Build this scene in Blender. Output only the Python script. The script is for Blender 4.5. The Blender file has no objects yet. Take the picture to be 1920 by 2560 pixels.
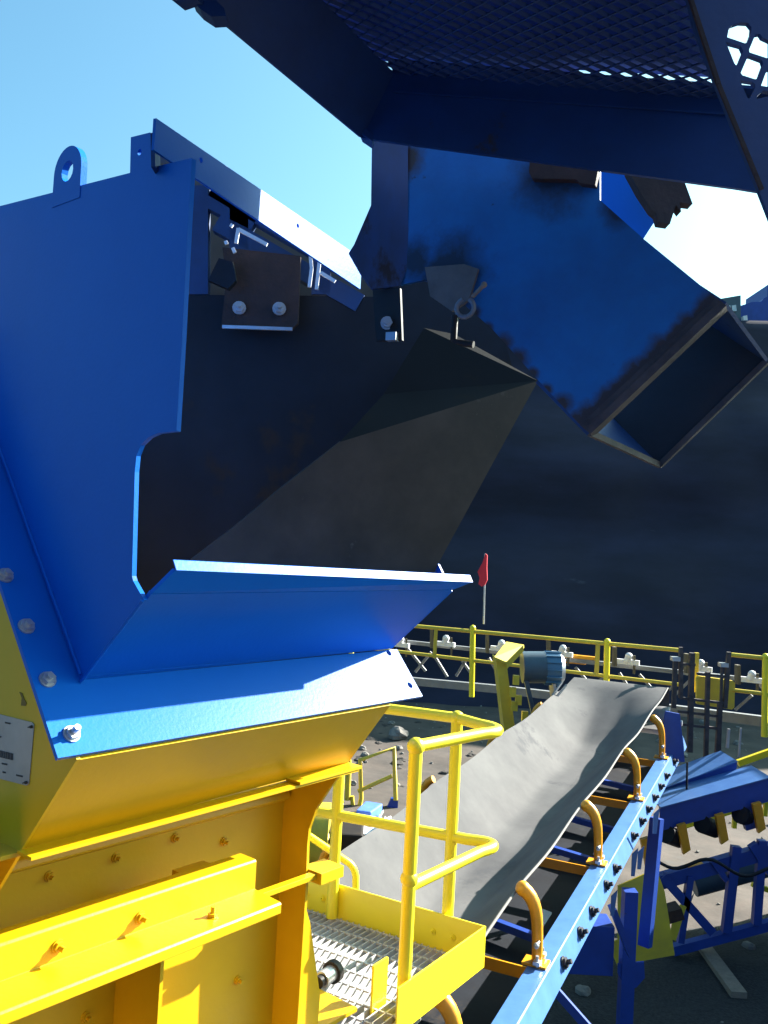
import bpy, math, random
from mathutils import Vector as V, Matrix, geometry, noise
random.seed(7)
R_ = math.radians
# ------------------------------------------------------------------ camera, world, sun, exposure
FOC, ROLL, PIT, CX, CY = 2200.0, R_(3), R_(2), 960, 1280
CAMZ = 4.5
fw = V((0, math.cos(PIT), math.sin(PIT))); r0 = V((1, 0, 0)); up0 = r0.cross(fw)
RT = r0*math.cos(ROLL)+up0*math.sin(ROLL); UP = -r0*math.sin(ROLL)+up0*math.cos(ROLL)
scene = bpy.context.scene; COL = scene.collection
cd = bpy.data.cameras.new('camera'); cam = bpy.data.objects.new('camera', cd); COL.objects.link(cam)
cd.sensor_fit = 'HORIZONTAL'; cd.angle_x = 2*math.atan(960/FOC); cd.clip_end = 2000; cd.clip_start = .05
cam.matrix_world = Matrix.Translation((0, 0, CAMZ)) @ Matrix((RT, UP, -fw)).transposed().to_4x4()
scene.camera = cam
SUN_AZ, SUN_EL = 60.0, 29.0          # azimuth clockwise from +Y
w = bpy.data.worlds.new('World'); scene.world = w; w.use_nodes = True
nt = w.node_tree; bg = nt.nodes['Background']
sky = nt.nodes.new('ShaderNodeTexSky'); sky.sky_type = 'NISHITA'; sky.sun_disc = False
sky.sun_elevation = R_(SUN_EL); sky.sun_rotation = R_(SUN_AZ); sky.air_density = 1.0; sky.dust_density = 4.0; sky.ozone_density = 1.5
tint = nt.nodes.new('ShaderNodeMix'); tint.data_type = 'RGBA'; tint.blend_type = 'MULTIPLY'; tint.inputs[0].default_value = 1; tint.inputs[7].default_value = (.74, 1.28, 1.32, 1)
nt.links.new(sky.outputs[0], tint.inputs[6]); nt.links.new(tint.outputs[2], bg.inputs[0]); bg.inputs[1].default_value = 0.051
sl = bpy.data.lights.new('sun', 'SUN'); sl.energy = 5.0; sl.angle = R_(0.5); sl.color = (1, .95, .86)
so = bpy.data.objects.new('sun', sl); COL.objects.link(so)
sd = V((math.sin(R_(SUN_AZ))*math.cos(R_(SUN_EL)), math.cos(R_(SUN_AZ))*math.cos(R_(SUN_EL)), math.sin(R_(SUN_EL))))
so.rotation_euler = sd.to_track_quat('Z', 'Y').to_euler(); so.location = (20, 10, 20)
scene.view_settings.view_transform = 'Standard'; scene.view_settings.look = 'None'
scene.view_settings.exposure = 2.25; scene.view_settings.gamma = 1
# ------------------------------------------------------------------ surveying helpers (camera at 0,0,0 in these; CAMZ added when meshes are made)
def ray(x, y): return fw+RT*((x-CX)/FOC)-UP*((y-CY)/FOC)
def at(x, y, d): r = ray(x, y); return r*(d/r.y)
def pl(x, y, p, n): r = ray(x, y); return r*(p.dot(n)/r.dot(n))
def zp(x, y, z): r = ray(x, y); return r*(z/r.z)
GZ = -CAMZ
# frame of the two hoppers: u runs along the machine, h towards the viewer, z up
O = at(145, 1895, 2.0); O.z = 0
U = V((.634, .774, 0)).normalized(); H = V((U.y, -U.x, 0)); Z = V((0, 0, 1))
def M(u, h, z): return O+U*u+H*h+Z*z
def onU(x, y, u): return pl(x, y, O+U*u, U)
def onH(x, y, h): return pl(x, y, O+H*h, H)
# ------------------------------------------------------------------ materials
def nd(t, k): return t.nodes.new('ShaderNode'+k)
def mat(name, col, rough=.5, metal=0.0, col2=None, sc=6.0, amt=.5, bump=.0, bsc=40.0, spec=.5, rust=None, rsc=3.0, rth=.62, stretch=(1, 1, 1)):
    m = bpy.data.materials.new(name); m.use_nodes = True; t = m.node_tree; b = t.nodes['Principled BSDF']
    b.inputs['Roughness'].default_value = rough; b.inputs['Metallic'].default_value = metal
    b.inputs['Specular IOR Level'].default_value = spec
    tc = nd(t, 'TexCoord'); mp = nd(t, 'Mapping'); mp.inputs['Scale'].default_value = stretch
    t.links.new(tc.outputs['Object'], mp.inputs[0])
    n = nd(t, 'TexNoise'); n.inputs['Scale'].default_value = sc; n.inputs['Detail'].default_value = 8; n.inputs['Roughness'].default_value = .65
    t.links.new(mp.outputs[0], n.inputs['Vector'])
    mx = nd(t, 'Mix'); mx.data_type = 'RGBA'
    c2 = col2 or tuple(c*.72 for c in col)
    mx.inputs[6].default_value = (*col, 1); mx.inputs[7].default_value = (*c2, 1)
    rm = nd(t, 'MapRange'); rm.inputs[1].default_value = .5-.25/max(amt, .01)*.5; rm.inputs[2].default_value = .5+.25/max(amt, .01)*.5
    rm.inputs[3].default_value = 0; rm.inputs[4].default_value = 1
    t.links.new(n.outputs[0], rm.inputs[0]); t.links.new(rm.outputs[0], mx.inputs[0]); out = mx.outputs[2]
    if rust:
        n2 = nd(t, 'TexNoise'); n2.inputs['Scale'].default_value = rsc; n2.inputs['Detail'].default_value = 10; n2.inputs['Roughness'].default_value = .7
        t.links.new(mp.outputs[0], n2.inputs['Vector'])
        r2 = nd(t, 'MapRange'); r2.inputs[1].default_value = rth; r2.inputs[2].default_value = rth+.06
        t.links.new(n2.outputs[0], r2.inputs[0]); m2 = nd(t, 'Mix'); m2.data_type = 'RGBA'
        t.links.new(r2.outputs[0], m2.inputs[0]); t.links.new(out, m2.inputs[6]); m2.inputs[7].default_value = (*rust, 1); out = m2.outputs[2]
        ra = nd(t, 'MapRange'); ra.inputs[3].default_value = rough; ra.inputs[4].default_value = .85
        t.links.new(r2.outputs[0], ra.inputs[0]); t.links.new(ra.outputs[0], b.inputs['Roughness'])
    t.links.new(out, b.inputs['Base Color'])
    if bump:
        n3 = nd(t, 'TexNoise'); n3.inputs['Scale'].default_value = bsc; n3.inputs['Detail'].default_value = 6
        t.links.new(mp.outputs[0], n3.inputs['Vector'])
        bp = nd(t, 'Bump'); bp.inputs['Strength'].default_value = bump; bp.inputs['Distance'].default_value = .01
        t.links.new(n3.outputs[0], bp.inputs['Height']); t.links.new(bp.outputs[0], b.inputs['Normal'])
    return m
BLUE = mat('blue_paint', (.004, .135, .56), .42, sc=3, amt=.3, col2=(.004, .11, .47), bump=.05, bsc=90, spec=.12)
BLUEW = mat('worn_blue_paint', (.005, .15, .42), .5, sc=3, amt=.6, col2=(.008, .085, .25), rust=(.02, .03, .05), rsc=9, rth=.66, bump=.12, bsc=50)
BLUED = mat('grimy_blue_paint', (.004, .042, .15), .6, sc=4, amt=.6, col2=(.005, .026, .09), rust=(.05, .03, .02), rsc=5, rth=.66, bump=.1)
BLUEG = mat('light_blue_stringer_paint', (.07, .17, .40), .35, sc=8, amt=.6, col2=(.05, .13, .34), bump=.05)
BLUEK = mat('dark_blue_truss_paint', (.012, .055, .32), .45, sc=5, amt=.6, rust=(.07, .05, .04), rsc=6, rth=.68)
YEL = mat('yellow_paint', (.63, .375, .002), .38, sc=3, amt=.4, col2=(.54, .315, .002), bump=.06, bsc=60)
YELS = mat('yellow_side_paint', (.66, .42, .004), .4, sc=3, amt=.3, col2=(.60, .37, .004), bump=.05, bsc=60)
YRAIL = mat('yellow_rail_paint', (.88, .72, .02), .35, sc=8, amt=.3, col2=(.8, .62, .02), bump=.03)
YFAR = mat('weathered_yellow_paint', (.68, .50, .03), .5, sc=5, amt=.6, col2=(.5, .36, .04), rust=(.12, .07, .03), rsc=9, rth=.66)
ORG = mat('orange_idler_paint', (.78, .33, .012), .35, sc=10, amt=.4, rust=(.15, .07, .03), rsc=20, rth=.68)
STEEL = mat('galvanised_steel', (.55, .55, .56), .35, .6, sc=12, amt=.6, bump=.05)
OLIVE = mat('drab_olive_frame', (.12, .10, .06), .7)
STEELD = mat('dull_truss_steel', (.22, .22, .23), .6, .3, sc=9, amt=.8)
GRAT = mat('galvanised_grating_steel', (.62, .61, .60), .5, .25, sc=10, amt=.5)
WHITE = mat('white_scrap_sheet', (.75, .75, .75), .5, sc=6, amt=.4)
DARKST = mat('dark_worn_steel', (.022, .018, .016), .6, sc=5, amt=.8, col2=(.014, .012, .012), rust=(.035, .024, .016), rsc=3, rth=.6, bump=.06, bsc=25, spec=.25)
LINER = mat('brown_liner_plate', (.066, .048, .038), .6, sc=4, amt=.9, col2=(.038, .029, .023), rust=(.12, .095, .08), rsc=4, rth=.64, bump=.05, bsc=14, spec=.25)
RUB = mat('black_skirt_rubber', (.010, .013, .020), .6, sc=4, amt=.7, col2=(.005, .006, .010), rust=(.026, .02, .016), rsc=2.4, rth=.57, bump=.05, spec=.25)
RUST = mat('rusty_steel', (.045, .022, .018), .8, sc=14, amt=.8, col2=(.022, .012, .011), bump=.3, bsc=60)
RUSTP = mat('rusty_mauve_steel', (.085, .06, .055), .7, sc=10, amt=.8, col2=(.03, .023, .025), bump=.2, bsc=50)
BELT = mat('dusty_grey_belt_rubber', (.085, .083, .085), .85, sc=1.6, amt=.8, col2=(.12, .117, .116), bump=.06, bsc=30, rust=(.075, .074, .078), rsc=1.3, rth=.58, spec=.06, stretch=(1, 1, 1))
DIRT = mat('yard_dirt', (.078, .060, .048), .95, sc=1.3, amt=.9, col2=(.042, .034, .028), bump=.8, bsc=5, rust=(.04, .036, .033), rsc=.8, rth=.58)
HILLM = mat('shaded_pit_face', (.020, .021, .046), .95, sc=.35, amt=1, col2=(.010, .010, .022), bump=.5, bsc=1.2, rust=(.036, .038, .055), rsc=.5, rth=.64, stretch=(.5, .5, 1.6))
GREYM = mat('grey_machine_paint', (.06, .1, .13), .5, sc=8, amt=.5)
REDM = mat('red_flag_cloth', (.75, .03, .05), .8, sc=12, amt=.3)
WOOD = mat('weathered_timber', (.26, .2, .15), .85, sc=14, amt=.8, stretch=(1, 1, 6))
PLATE = mat('brushed_name_plate', (.42, .43, .42), .45, .4, sc=8, amt=.5)
INK = mat('dark_print', (.05, .05, .055), .6)
STONE = mat('pale_concrete_lump', (.2, .18, .16), .9, sc=9, amt=.7, bump=.4, bsc=12)
def stain(base, name, spots, col, root, soft=.5, rough=.8):
    # copy of a paint with rust/soot patches of their own shape at given points of the part (points in world, radius in m)
    m = base.copy(); m.name = name; t = m.node_tree; b = t.nodes['Principled BSDF']
    src = b.inputs['Base Color'].links[0].from_socket; tc = nd(t, 'TexCoord')
    nz = nd(t, 'TexNoise'); nz.inputs['Scale'].default_value = 14; nz.inputs['Detail'].default_value = 9; nz.inputs['Roughness'].default_value = .7
    t.links.new(tc.outputs['Object'], nz.inputs['Vector']); acc = None
    for p, rad in spots:
        q = p+V((0, 0, CAMZ))-V(root['_w']); d = nd(t, 'VectorMath'); d.operation = 'DISTANCE'; d.inputs[1].default_value = q
        t.links.new(tc.outputs['Object'], d.inputs[0]); k = nd(t, 'Math'); k.operation = 'DIVIDE'; k.inputs[1].default_value = rad
        t.links.new(d.outputs['Value'], k.inputs[0])
        if acc is None: acc = k.outputs[0]
        else:
            mn = nd(t, 'Math'); mn.operation = 'MINIMUM'; t.links.new(acc, mn.inputs[0]); t.links.new(k.outputs[0], mn.inputs[1]); acc = mn.outputs[0]
    ad = nd(t, 'Math'); ad.operation = 'MULTIPLY_ADD'; t.links.new(nz.outputs[0], ad.inputs[0]); ad.inputs[1].default_value = 1.6; t.links.new(acc, ad.inputs[2])
    mr = nd(t, 'MapRange'); mr.inputs[1].default_value = 1.8-soft; mr.inputs[2].default_value = 1.8+soft; mr.inputs[3].default_value = 1; mr.inputs[4].default_value = 0
    t.links.new(ad.outputs[0], mr.inputs[0]); mx = nd(t, 'Mix'); mx.data_type = 'RGBA'
    t.links.new(mr.outputs[0], mx.inputs[0]); t.links.new(src, mx.inputs[6]); mx.inputs[7].default_value = (*col, 1)
    t.links.new(mx.outputs[2], b.inputs['Base Color']); return m
# ------------------------------------------------------------------ mesh builder
class MB:
    def __init__(s): s.v = []; s.f = []; s.sm = []
    def add(s, vs, fs, smooth=False):
        b = len(s.v); s.v += [V(p) for p in vs]
        for f in fs: s.f.append([b+i for i in f]); s.sm.append(smooth)
    def hexa(s, a, b):            # two quads a (4) and b (4)
        s.add(list(a)+list(b), [(0, 1, 2, 3), (7, 6, 5, 4), (0, 4, 5, 1), (1, 5, 6, 2), (2, 6, 7, 3), (3, 7, 4, 0)])
    def box(s, c, X, Y, Zz, a, b, d):   # centre, axes, half sizes
        q = lambda i, j, k: c+X*(a*i)+Y*(b*j)+Zz*(d*k)
        s.hexa([q(-1, -1, -1), q(1, -1, -1), q(1, 1, -1), q(-1, 1, -1)], [q(-1, -1, 1), q(1, -1, 1), q(1, 1, 1), q(-1, 1, 1)])
    def bar(s, p, q, w=.05, t=.05, upv=None):   # rectangular bar, w across, t along 'up'
        d = (q-p).normalized(); uu = upv or Z
        x = d.cross(uu)
        if x.length < 1e-3: x = d.cross(V((1, 0, 0)))
        x.normalize(); y = x.cross(d).normalized()
        s.box((p+q)/2, d, x, y, (q-p).length/2, w/2, t/2)
    def angle(s, p, q, X, Y, a, t=.006):        # L profile: legs along X and Y
        d = q-p
        for (e, g, le, lg) in ((X, Y, a, t), (Y, X, a, t)):
            o = p+(g*0)
            if e is Y: o = p+X*0; 
            A = [o, o+e*le, o+e*le+g*lg, o+g*lg]
            if e is Y: A = [o+Y*t, o+Y*le, o+Y*le+X*t, o+Y*t+X*t]
            s.hexa(A, [k+d for k in A])
    def prof(s, pts, d):                         # closed profile (3D pts) swept by vector d
        n = len(pts); tri = geometry.tessellate_polygon([pts])
        s.add(pts, tri); s.add([p+d for p in pts], [tuple(reversed(t)) for t in tri])
        s.add(list(pts)+[p+d for p in pts], [(i, (i+1) % n, n+(i+1) % n, n+i) for i in range(n)])
    def sheet(s, pts, t=.01, holes=(), away=True, nrm=None):   # coplanar outline with holes, given thickness away from the viewer
        n = nrm or geometry.normal(pts)
        c = sum(pts, V())/len(pts)
        if n.dot(c) < 0: n = -n
        d = n*(t if away else -t)
        loops = [list(pts)]+[list(h) for h in holes]; flat = [p for l in loops for p in l]
        tri = geometry.tessellate_polygon(loops)
        s.add(flat, tri); s.add([p+d for p in flat], [tuple(reversed(k)) for k in tri])
        for l in loops:
            k = len(l); s.add(l+[p+d for p in l], [(i, (i+1) % k, k+(i+1) % k, k+i) for i in range(k)])
    def tube(s, path, r, seg=12, cap=True, r2=None):
        n = len(path); rings = []; prev = None
        for i, p in enumerate(path):
            a = path[max(i-1, 0)]; b = path[min(i+1, n-1)]; d = (b-a).normalized()
            if prev is None: x = d.cross(Z if abs(d.z) < .9 else V((1, 0, 0))).normalized()
            else: x = (prev-d*prev.dot(d)).normalized()
            prev = x; y = d.cross(x); rr = r if r2 is None else r+(r2-r)*i/(n-1)
            rings.append([p+(x*math.cos(2*math.pi*k/seg)+y*math.sin(2*math.pi*k/seg))*rr for k in range(seg)])
        vs = [p for q in rings for p in q]
        fs = [(i*seg+k, i*seg+(k+1) % seg, (i+1)*seg+(k+1) % seg, (i+1)*seg+k) for i in range(n-1) for k in range(seg)]
        s.add(vs, fs, True)
        if cap: s.add(rings[0], [tuple(reversed(range(seg)))]); s.add(rings[-1], [tuple(range(seg))])
    def ball(s, c, r, a=12, b=8):
        vs = [c+V((0, 0, r))]; 
        for i in range(1, b):
            th = math.pi*i/b
            for k in range(a): ph = 2*math.pi*k/a; vs.append(c+V((math.sin(th)*math.cos(ph), math.sin(th)*math.sin(ph), math.cos(th)))*r)
        vs.append(c-V((0, 0, r))); fs = [(0, 1+k, 1+(k+1) % a) for k in range(a)]
        for i in range(b-2): fs += [(1+i*a+k, 1+(i+1)*a+k, 1+(i+1)*a+(k+1) % a, 1+i*a+(k+1) % a) for k in range(a)]
        e = len(vs)-1; o = 1+(b-2)*a; fs += [(o+k, e, o+(k+1) % a) for k in range(a)]
        s.add(vs, fs, True)
    def rock(s, c, r, sq=.7):
        k = len(s.v); s.ball(c, r, 9, 6); sd_ = random.random()*50
        for i in range(k, len(s.v)):
            q = s.v[i]-c; q = q*(1+.45*noise.noise(q/r*1.3+V((sd_, 0, 0)))); q.z *= sq; s.v[i] = c+q
        for j in range(len(s.sm)-1, -1, -1):
            if s.f[j][0] < k: break
            s.sm[j] = False
    def build(s, name, material, root=None, bevel=0.0):
        me = bpy.data.meshes.new(name); off = (root['_w'] if root is not None else None)
        base = V(off) if off is not None else V()
        me.from_pydata([tuple(p+V((0, 0, CAMZ))-base) for p in s.v], [], s.f); me.update()
        for p, q in zip(me.polygons, s.sm): p.use_smooth = q
        me.materials.append(material); me.validate()
        import bmesh
        bm = bmesh.new(); bm.from_mesh(me); bmesh.ops.recalc_face_normals(bm, faces=bm.faces); bm.to_mesh(me); bm.free()
        o = bpy.data.objects.new(name, me); COL.objects.link(o); o['_w'] = tuple(base)
        if root is not None: o.parent = root
        if bevel:
            b = o.modifiers.new('bevel', 'BEVEL'); b.width = bevel; b.segments = 2; b.limit_method = 'ANGLE'; b.angle_limit = R_(40)
        return o
def thing(name, label, cat, base, group=None):
    o = bpy.data.objects.new(name, None); COL.objects.link(o); o.location = base+V((0, 0, CAMZ)); o['_w'] = tuple(o.location)
    o.empty_display_size = .2; tag(o, label, cat, group); return o
def tag(o, label, cat, group=None):
    o['label'] = label; o['category'] = cat
    if group: o['group'] = group
    return o
def struct(o, k='structure'): o['kind'] = k; return o
def P(l, f): return [f(*q) for q in l]
def hexbolt(c, n, r=.018, t=.014, shank=.0):
    m = MB(); n = n.normalized(); x = n.cross(Z).normalized() if abs(n.z) < .95 else V((1, 0, 0)); y = n.cross(x)
    a = [c+(x*math.cos(k*math.pi/3)+y*math.sin(k*math.pi/3))*r for k in range(6)]
    m.prof(a, n*t)
    m.tube([c-n*.001, c+n*.004], r*1.25, 14); m.tube([c+n*(t-.002), c+n*(t+.008+shank)], r*.5, 8)
    return m
def arc(p0, c, p1, n=8):    # quadratic bezier
    return [p0*(1-t)**2+c*2*t*(1-t)+p1*t*t for t in [i/n for i in range(n+1)]]

# ================================================================== SETTING
def gh(x, y):
    return .10*noise.noise(V((x*.25, y*.25, 0)))+.05*noise.noise(V((x*1.1, y*1.1, 3)))
g = MB(); N = 150
xs = [-1 if False else 0]
def axis(lo, hi, core0, core1, st):
    a = []; x = core0
    while x <= core1: a.append(x); x += st
    k = st; x = core1
    while x < hi: k *= 1.35; x += k; a.append(min(x, hi))
    k = st; x = core0
    while x > lo: k *= 1.35; x -= k; a.insert(0, max(x, lo))
    return a
ax = axis(-400, 400, -6, 12, .16); ay = axis(-200, 900, 5, 27, .16)
vs = [V((x, y, GZ+(gh(x, y) if -20 < x < 30 and -10 < y < 40 else 0))) for y in ay for x in ax]; nx = len(ax)
g.add(vs, [(j*nx+i, j*nx+i+1, (j+1)*nx+i+1, (j+1)*nx+i) for j in range(len(ay)-1) for i in range(nx-1)], True)
struct(g.build('ground', DIRT))
# gravel under the conveyors, its colour darkened to stand in for shade
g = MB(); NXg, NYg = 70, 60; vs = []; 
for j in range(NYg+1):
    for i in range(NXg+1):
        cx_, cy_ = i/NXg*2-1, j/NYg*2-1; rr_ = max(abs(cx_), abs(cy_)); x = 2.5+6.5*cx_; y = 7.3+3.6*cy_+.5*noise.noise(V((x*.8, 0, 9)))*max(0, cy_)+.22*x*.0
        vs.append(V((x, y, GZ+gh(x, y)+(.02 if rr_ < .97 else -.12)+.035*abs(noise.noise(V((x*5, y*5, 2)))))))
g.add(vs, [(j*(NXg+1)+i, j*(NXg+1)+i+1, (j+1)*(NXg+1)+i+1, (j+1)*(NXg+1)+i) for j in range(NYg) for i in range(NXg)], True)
struct(g.build('shade_gravel_bed', mat('shade_darkened_gravel', (.032, .031, .03), .95, sc=30, amt=1, col2=(.012, .012, .012), bump=1, bsc=45, rust=(.09, .085, .078), rsc=40, rth=.68)))
# pit face
g = MB(); NX, NY = 150, 46
def hill(i, j):
    x = -75+150*i/NX; v = j/NY
    top = 9.1+.035*(x-15)+.5*noise.noise(V((x*.12, 0, 5)))
    if v < .75:
        k = v/.75; z = GZ-.3+(top-GZ+.3)*k; y = 25.5+7.0*k+1.2*noise.noise(V((x*.09, z*.12, 1)))+.35*noise.noise(V((x*.5, z*.6, 2)))
        y += .55*math.sin(z*1.25+1.3*noise.noise(V((x*.1, 0, 0))))*.5
    else:
        k = (v-.75)/.25; z = top+k*1.0; y = 32.5+60*k+.6*noise.noise(V((x*.3, k*9, 0)))
    return V((x, y, z))
g.add([hill(i, j) for j in range(NY+1) for i in range(NX+1)], [(j*(NX+1)+i, j*(NX+1)+i+1, (j+1)*(NX+1)+i+1, (j+1)*(NX+1)+i) for j in range(NY) for i in range(NX)], True)
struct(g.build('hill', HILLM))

# ================================================================== BLUE HOPPER (near left)
hop = thing('steel_hopper', 'large bright blue steel hopper with a lifting lug and bolted bottom flange, at left', 'hopper', M(.6, -.3, -.522))
c50, s50 = math.cos(R_(50)), math.sin(R_(50))
def F(u, s, off=0): return M(u, -s*c50+off*s50, -.522+s*s50+off*c50)   # point on the sloping flange plane
nF = (H*s50+Z*c50)
uA = .121
m = MB()
hl = lambda x, y: [pl(x, y, F(0, 0), nF)+(V((0, 0, 0)))]
def circ(c, X, Y, r, n=14): return [c+(X*math.cos(2*math.pi*k/n)+Y*math.sin(2*math.pi*k/n))*r for k in range(n)]
sl_ = (-H*c50+Z*s50)
outer = [F(0, 0), F(1.374, 0), F(1.374, .192), F(uA, .192), F(uA, 1.5), F(0, 1.5)]
holes = [circ(pl(x, y, F(0, 0), nF), U, sl_, .012) for x, y in ((972, 1632), (1025, 1713))]
m.sheet(outer, .012, holes); m.build('flange', BLUE, hop, .0015)
for q in ((178, 1836), (118, 1700), (65, 1567), (12, 1440)):
    hexbolt(pl(*q, F(0, 0), nF), nF, .017, .014, .012 if q[0] > 170 else 0).build('bolt', STEEL, hop)
# side plate A (with notch)
fA = lambda x, y: onU(x, y, uA)
a = P([(-260, 585), (0, 515), (325, 432), (327, 343), (375, 331), (385, 338), (387, 417), (480, 395), (470, 560), (455, 850), (441, 1078), (395, 1083), (372, 1093), (352, 1112), (341, 1140), (337, 1180), (330, 1440), (333, 1452), (360, 1500)], fA)
a += [M(uA, -.123, -.375), M(uA, -.123-.643*1.35, -.375+.766*1.35)]
tabh = circ(fA(349, 380), H, Z, .008)
m = MB(); m.sheet(a, .012, [tabh]); m.build('side_plate', BLUE, hop, .001)
# return edge of tab
m = MB(); lugc = fA(168, 418)
lc = fA(170, 428)-U*.002; lr = (fA(203, 428)-fA(170, 428)).length
lug = [lc+H*lr*math.cos(k*math.pi/16)+Z*lr*math.sin(k*math.pi/16) for k in range(17)]+[lc-H*lr*1.02-Z*.085, lc+H*lr*1.02-Z*.085]
m.sheet(lug, .018, [circ(lc, H, Z, lr*.42)]); m.build('lifting_lug', BLUE, hop, .001)
# front plate B + lip
bd = -H*.238-Z*.22; nB = U.cross(bd); pB = M(uA, -.123, -.375); fB = lambda x, y: pl(x, y, pB, nB)
bp0, bp1 = M(uA, -.123, -.375), M(1.326, -.123, -.375)
b0, b1 = M(uA+.004, .115, -.155), M(uA+.012, .125, -.147)
m = MB(); Bp = [M(uA+.012, -.123, -.375), M(1.326, -.118, -.370), M(1.339, .125, -.146), M(uA+.012, .125, -.146)]
m.sheet(Bp, .012); m.build('front_plate', BLUE, hop)
# lip: turned-up edge
l0, l1 = M(uA+.013, .126, -.144), M(1.345, .126, -.145)
t0, t1 = M(uA+.045, .165, -.088), M(1.41, .158, -.118)
m = MB(); A = [l0, t0, t0+V((0, 0, 0))-H*.0, l0]; 
dn = -H*.012+Z*.004
m.hexa([l0, t0, t0+dn, l0+dn], [l1, t1, t1+dn, l1+dn])
dz = Z*.020
top = -H*.014+Z*.024
m.hexa([t0, t0+H*.003+Z*.0, t0+top+H*.003, t0+top], [t1, t1+H*.003, t1+top+H*.003, t1+top])
m.build('lip', BLUE, hop, .001)
for p_, q_ in ((M(uA-.001, -.118, -.378), M(uA-.001, .112, -.160)), (F(uA, .196, .014), F(1.32, .196, .014)), (F(uA-.002, .2, .014), F(uA-.002, 1.45, .014))):
    m = MB(); n_ = 60; m.tube([p_.lerp(q_, i/n_)+V((random.uniform(-1, 1), random.uniform(-1, 1), random.uniform(-1, 1)))*.0006 for i in range(n_+1)], .0045, 8); m.build('weld_bead', BLUE, hop)
# right end wall of the hopper, worn brown liner inside
D3 = (at(510, 1385, 2.66), at(1345, 950, 3.02), at(1095, 1410, 2.98)); nD = (D3[1]-D3[0]).cross(D3[2]-D3[0]); fD = lambda x, y: pl(x, y, D3[0], nD)
m = MB(); m.sheet(P([(430, 1470), (480, 1398), (585, 1318), (700, 1222), (850, 1105), (1345, 952), (1220, 1180), (1095, 1410), (1058, 1500)], fD), .012)
m.build('liner_plate', LINER, hop)
m = MB(); m.sheet([fD(850, 1105), fD(1345, 952), at(1135, 835, 3.10), at(1060, 820, 3.08), at(960, 985, 2.96)], .012, nrm=(fD(1345, 952)-fD(850, 1105)).cross(at(1060, 820, 3.08)-fD(850, 1105)).normalized()); m.build('liner_plate', mat('shade_black_plate', (.006, .006, .007), .7, sc=5, amt=.8, spec=.15, rust=(.014, .011, .009), rsc=4, rth=.6), hop)  # upper liner facet, its shade put into a near-black colour
# blue outer wall behind the front plate, closing the throat
m = MB(); m.sheet([M(1.33, -.12, -.37), M(1.34, .12, -.15), D3[2], M(1.40, -.9, .15), M(1.33, -.9, -.37)], .01); m.build('end_plate', BLUE, hop)
# back wall inside
m = MB(); m.sheet([M(uA+.02, -1.05, -.4), M(1.35, -1.05, -.4), M(1.35, -1.05, .5), M(uA+.02, -1.05, .5)], .01); m.build('back_plate', DARKST, hop)
# top rail (angle) running back from the side plate
ra, rb = zp(390, 295, .955), zp(905, 646, .955)
m = MB(); rd = (rb-ra).normalized(); rn = rd.cross(Z).normalized()
hc = [circ(ra+rd*.17-Z*.028, rd, Z, .007, 10), circ(ra+rd*(.63)-Z*.032, rd, Z, .007, 10)]
mid_ = (ra+rb)/2
m.sheet([ra, mid_, mid_-Z*.09, ra-Z*.075], .008, [hc[0]], nrm=rn)
m.sheet([mid_, rb, rb-Z*.105, mid_-Z*.09], .008, [hc[1]], nrm=rn)
m.build('top_rail', BLUE, hop, .001)
m = MB()
m.sheet(P([(376, 333), (386, 330), (388, 415), (378, 418)], lambda x, y: at(x, y, 2.02)), .05); m.build('tab_return', BLUED, hop)

# grey inner wall beneath the rail with its bracing
m = MB(); W2 = lambda x, y: at(x, y, 3.45)
m.sheet(P([(440, 330), (560, 420), (700, 520), (900, 650), (1010, 700), (1010, 800), (400, 800), (400, 330)], W2), .02)
m.build('rear_panel', mat('dusty_grey_steel', (.10, .095, .085), .7, sc=3, amt=.8, rust=(.05, .06, .09), rsc=3, rth=.55), hop)
m = MB()
for p, q in (((535, 475), (900, 690)), ((545, 560), (900, 762)), ((600, 520), (600, 740)), ((500, 470), (500, 740)), ((803, 600), (803, 740)), ((520, 500), (640, 560))):
    m = MB(); m.bar(at(*p, 3.3), at(*q, 3.3), .05, .07); m.build('inner_brace', BLUED, hop)
m = MB()  # thin white bars stand in for slits of sunlight
for l in (((596, 571), (590, 608)), ((596, 573), (668, 612)), ((803, 592), (803, 630)), ((800, 640), (791, 724)), ((776, 642), (779, 672)), ((779, 672), (773, 718)), ((802, 682), (838, 704)), ((576, 562), (582, 566)), ((564, 603), (567, 611)), ((582, 620), (587, 632))):
    m = MB(); p, q = at(*l[0], 3.1), at(*l[1], 3.1); m.bar(p, q, .010, .012); m.build('sun_slit', WHITE, hop)

# ---------------- rubber skirt with clamp plates
sk = thing('rubber_skirt', 'dark dirty rubber skirt sheet hanging inside the blue hopper, held by bolted plates', 'rubber skirt', at(800, 1000, 3.3))
m = MB(); fS = lambda x, y: at(x, y, 3.28)
m.sheet(P([(380, 735), (480, 737), (700, 738), (935, 742), (950, 640), (1190, 600), (1290, 950), (1075, 1420), (300, 1560), (300, 735)], fS), .012)
m.build('sheet', RUB, sk)
m = MB(); m.sheet(P([(556, 618), (752, 640), (745, 808), (730, 822), (553, 816), (565, 700)], lambda x, y: at(x, y, 3.2)), .02); cp = m.build('clamp_plate', RUST, sk, .002)
m = MB(); m.bar(at(556, 817, 3.19), at(731, 823, 3.19), .01, .012); m.build('bright_edge', STEEL, cp)
m = MB(); m.sheet(P([(547, 645), (582, 655), (590, 700), (570, 722), (520, 700)], lambda x, y: at(x, y, 3.12)), .03); m.build('torn_flap', RUB, cp)
for q in ((598, 770), (698, 772)): hexbolt(at(*q, 3.19), V((.1, -1, .1)), .02, .02, .01).build('bolt', STEEL, sk)

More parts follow.
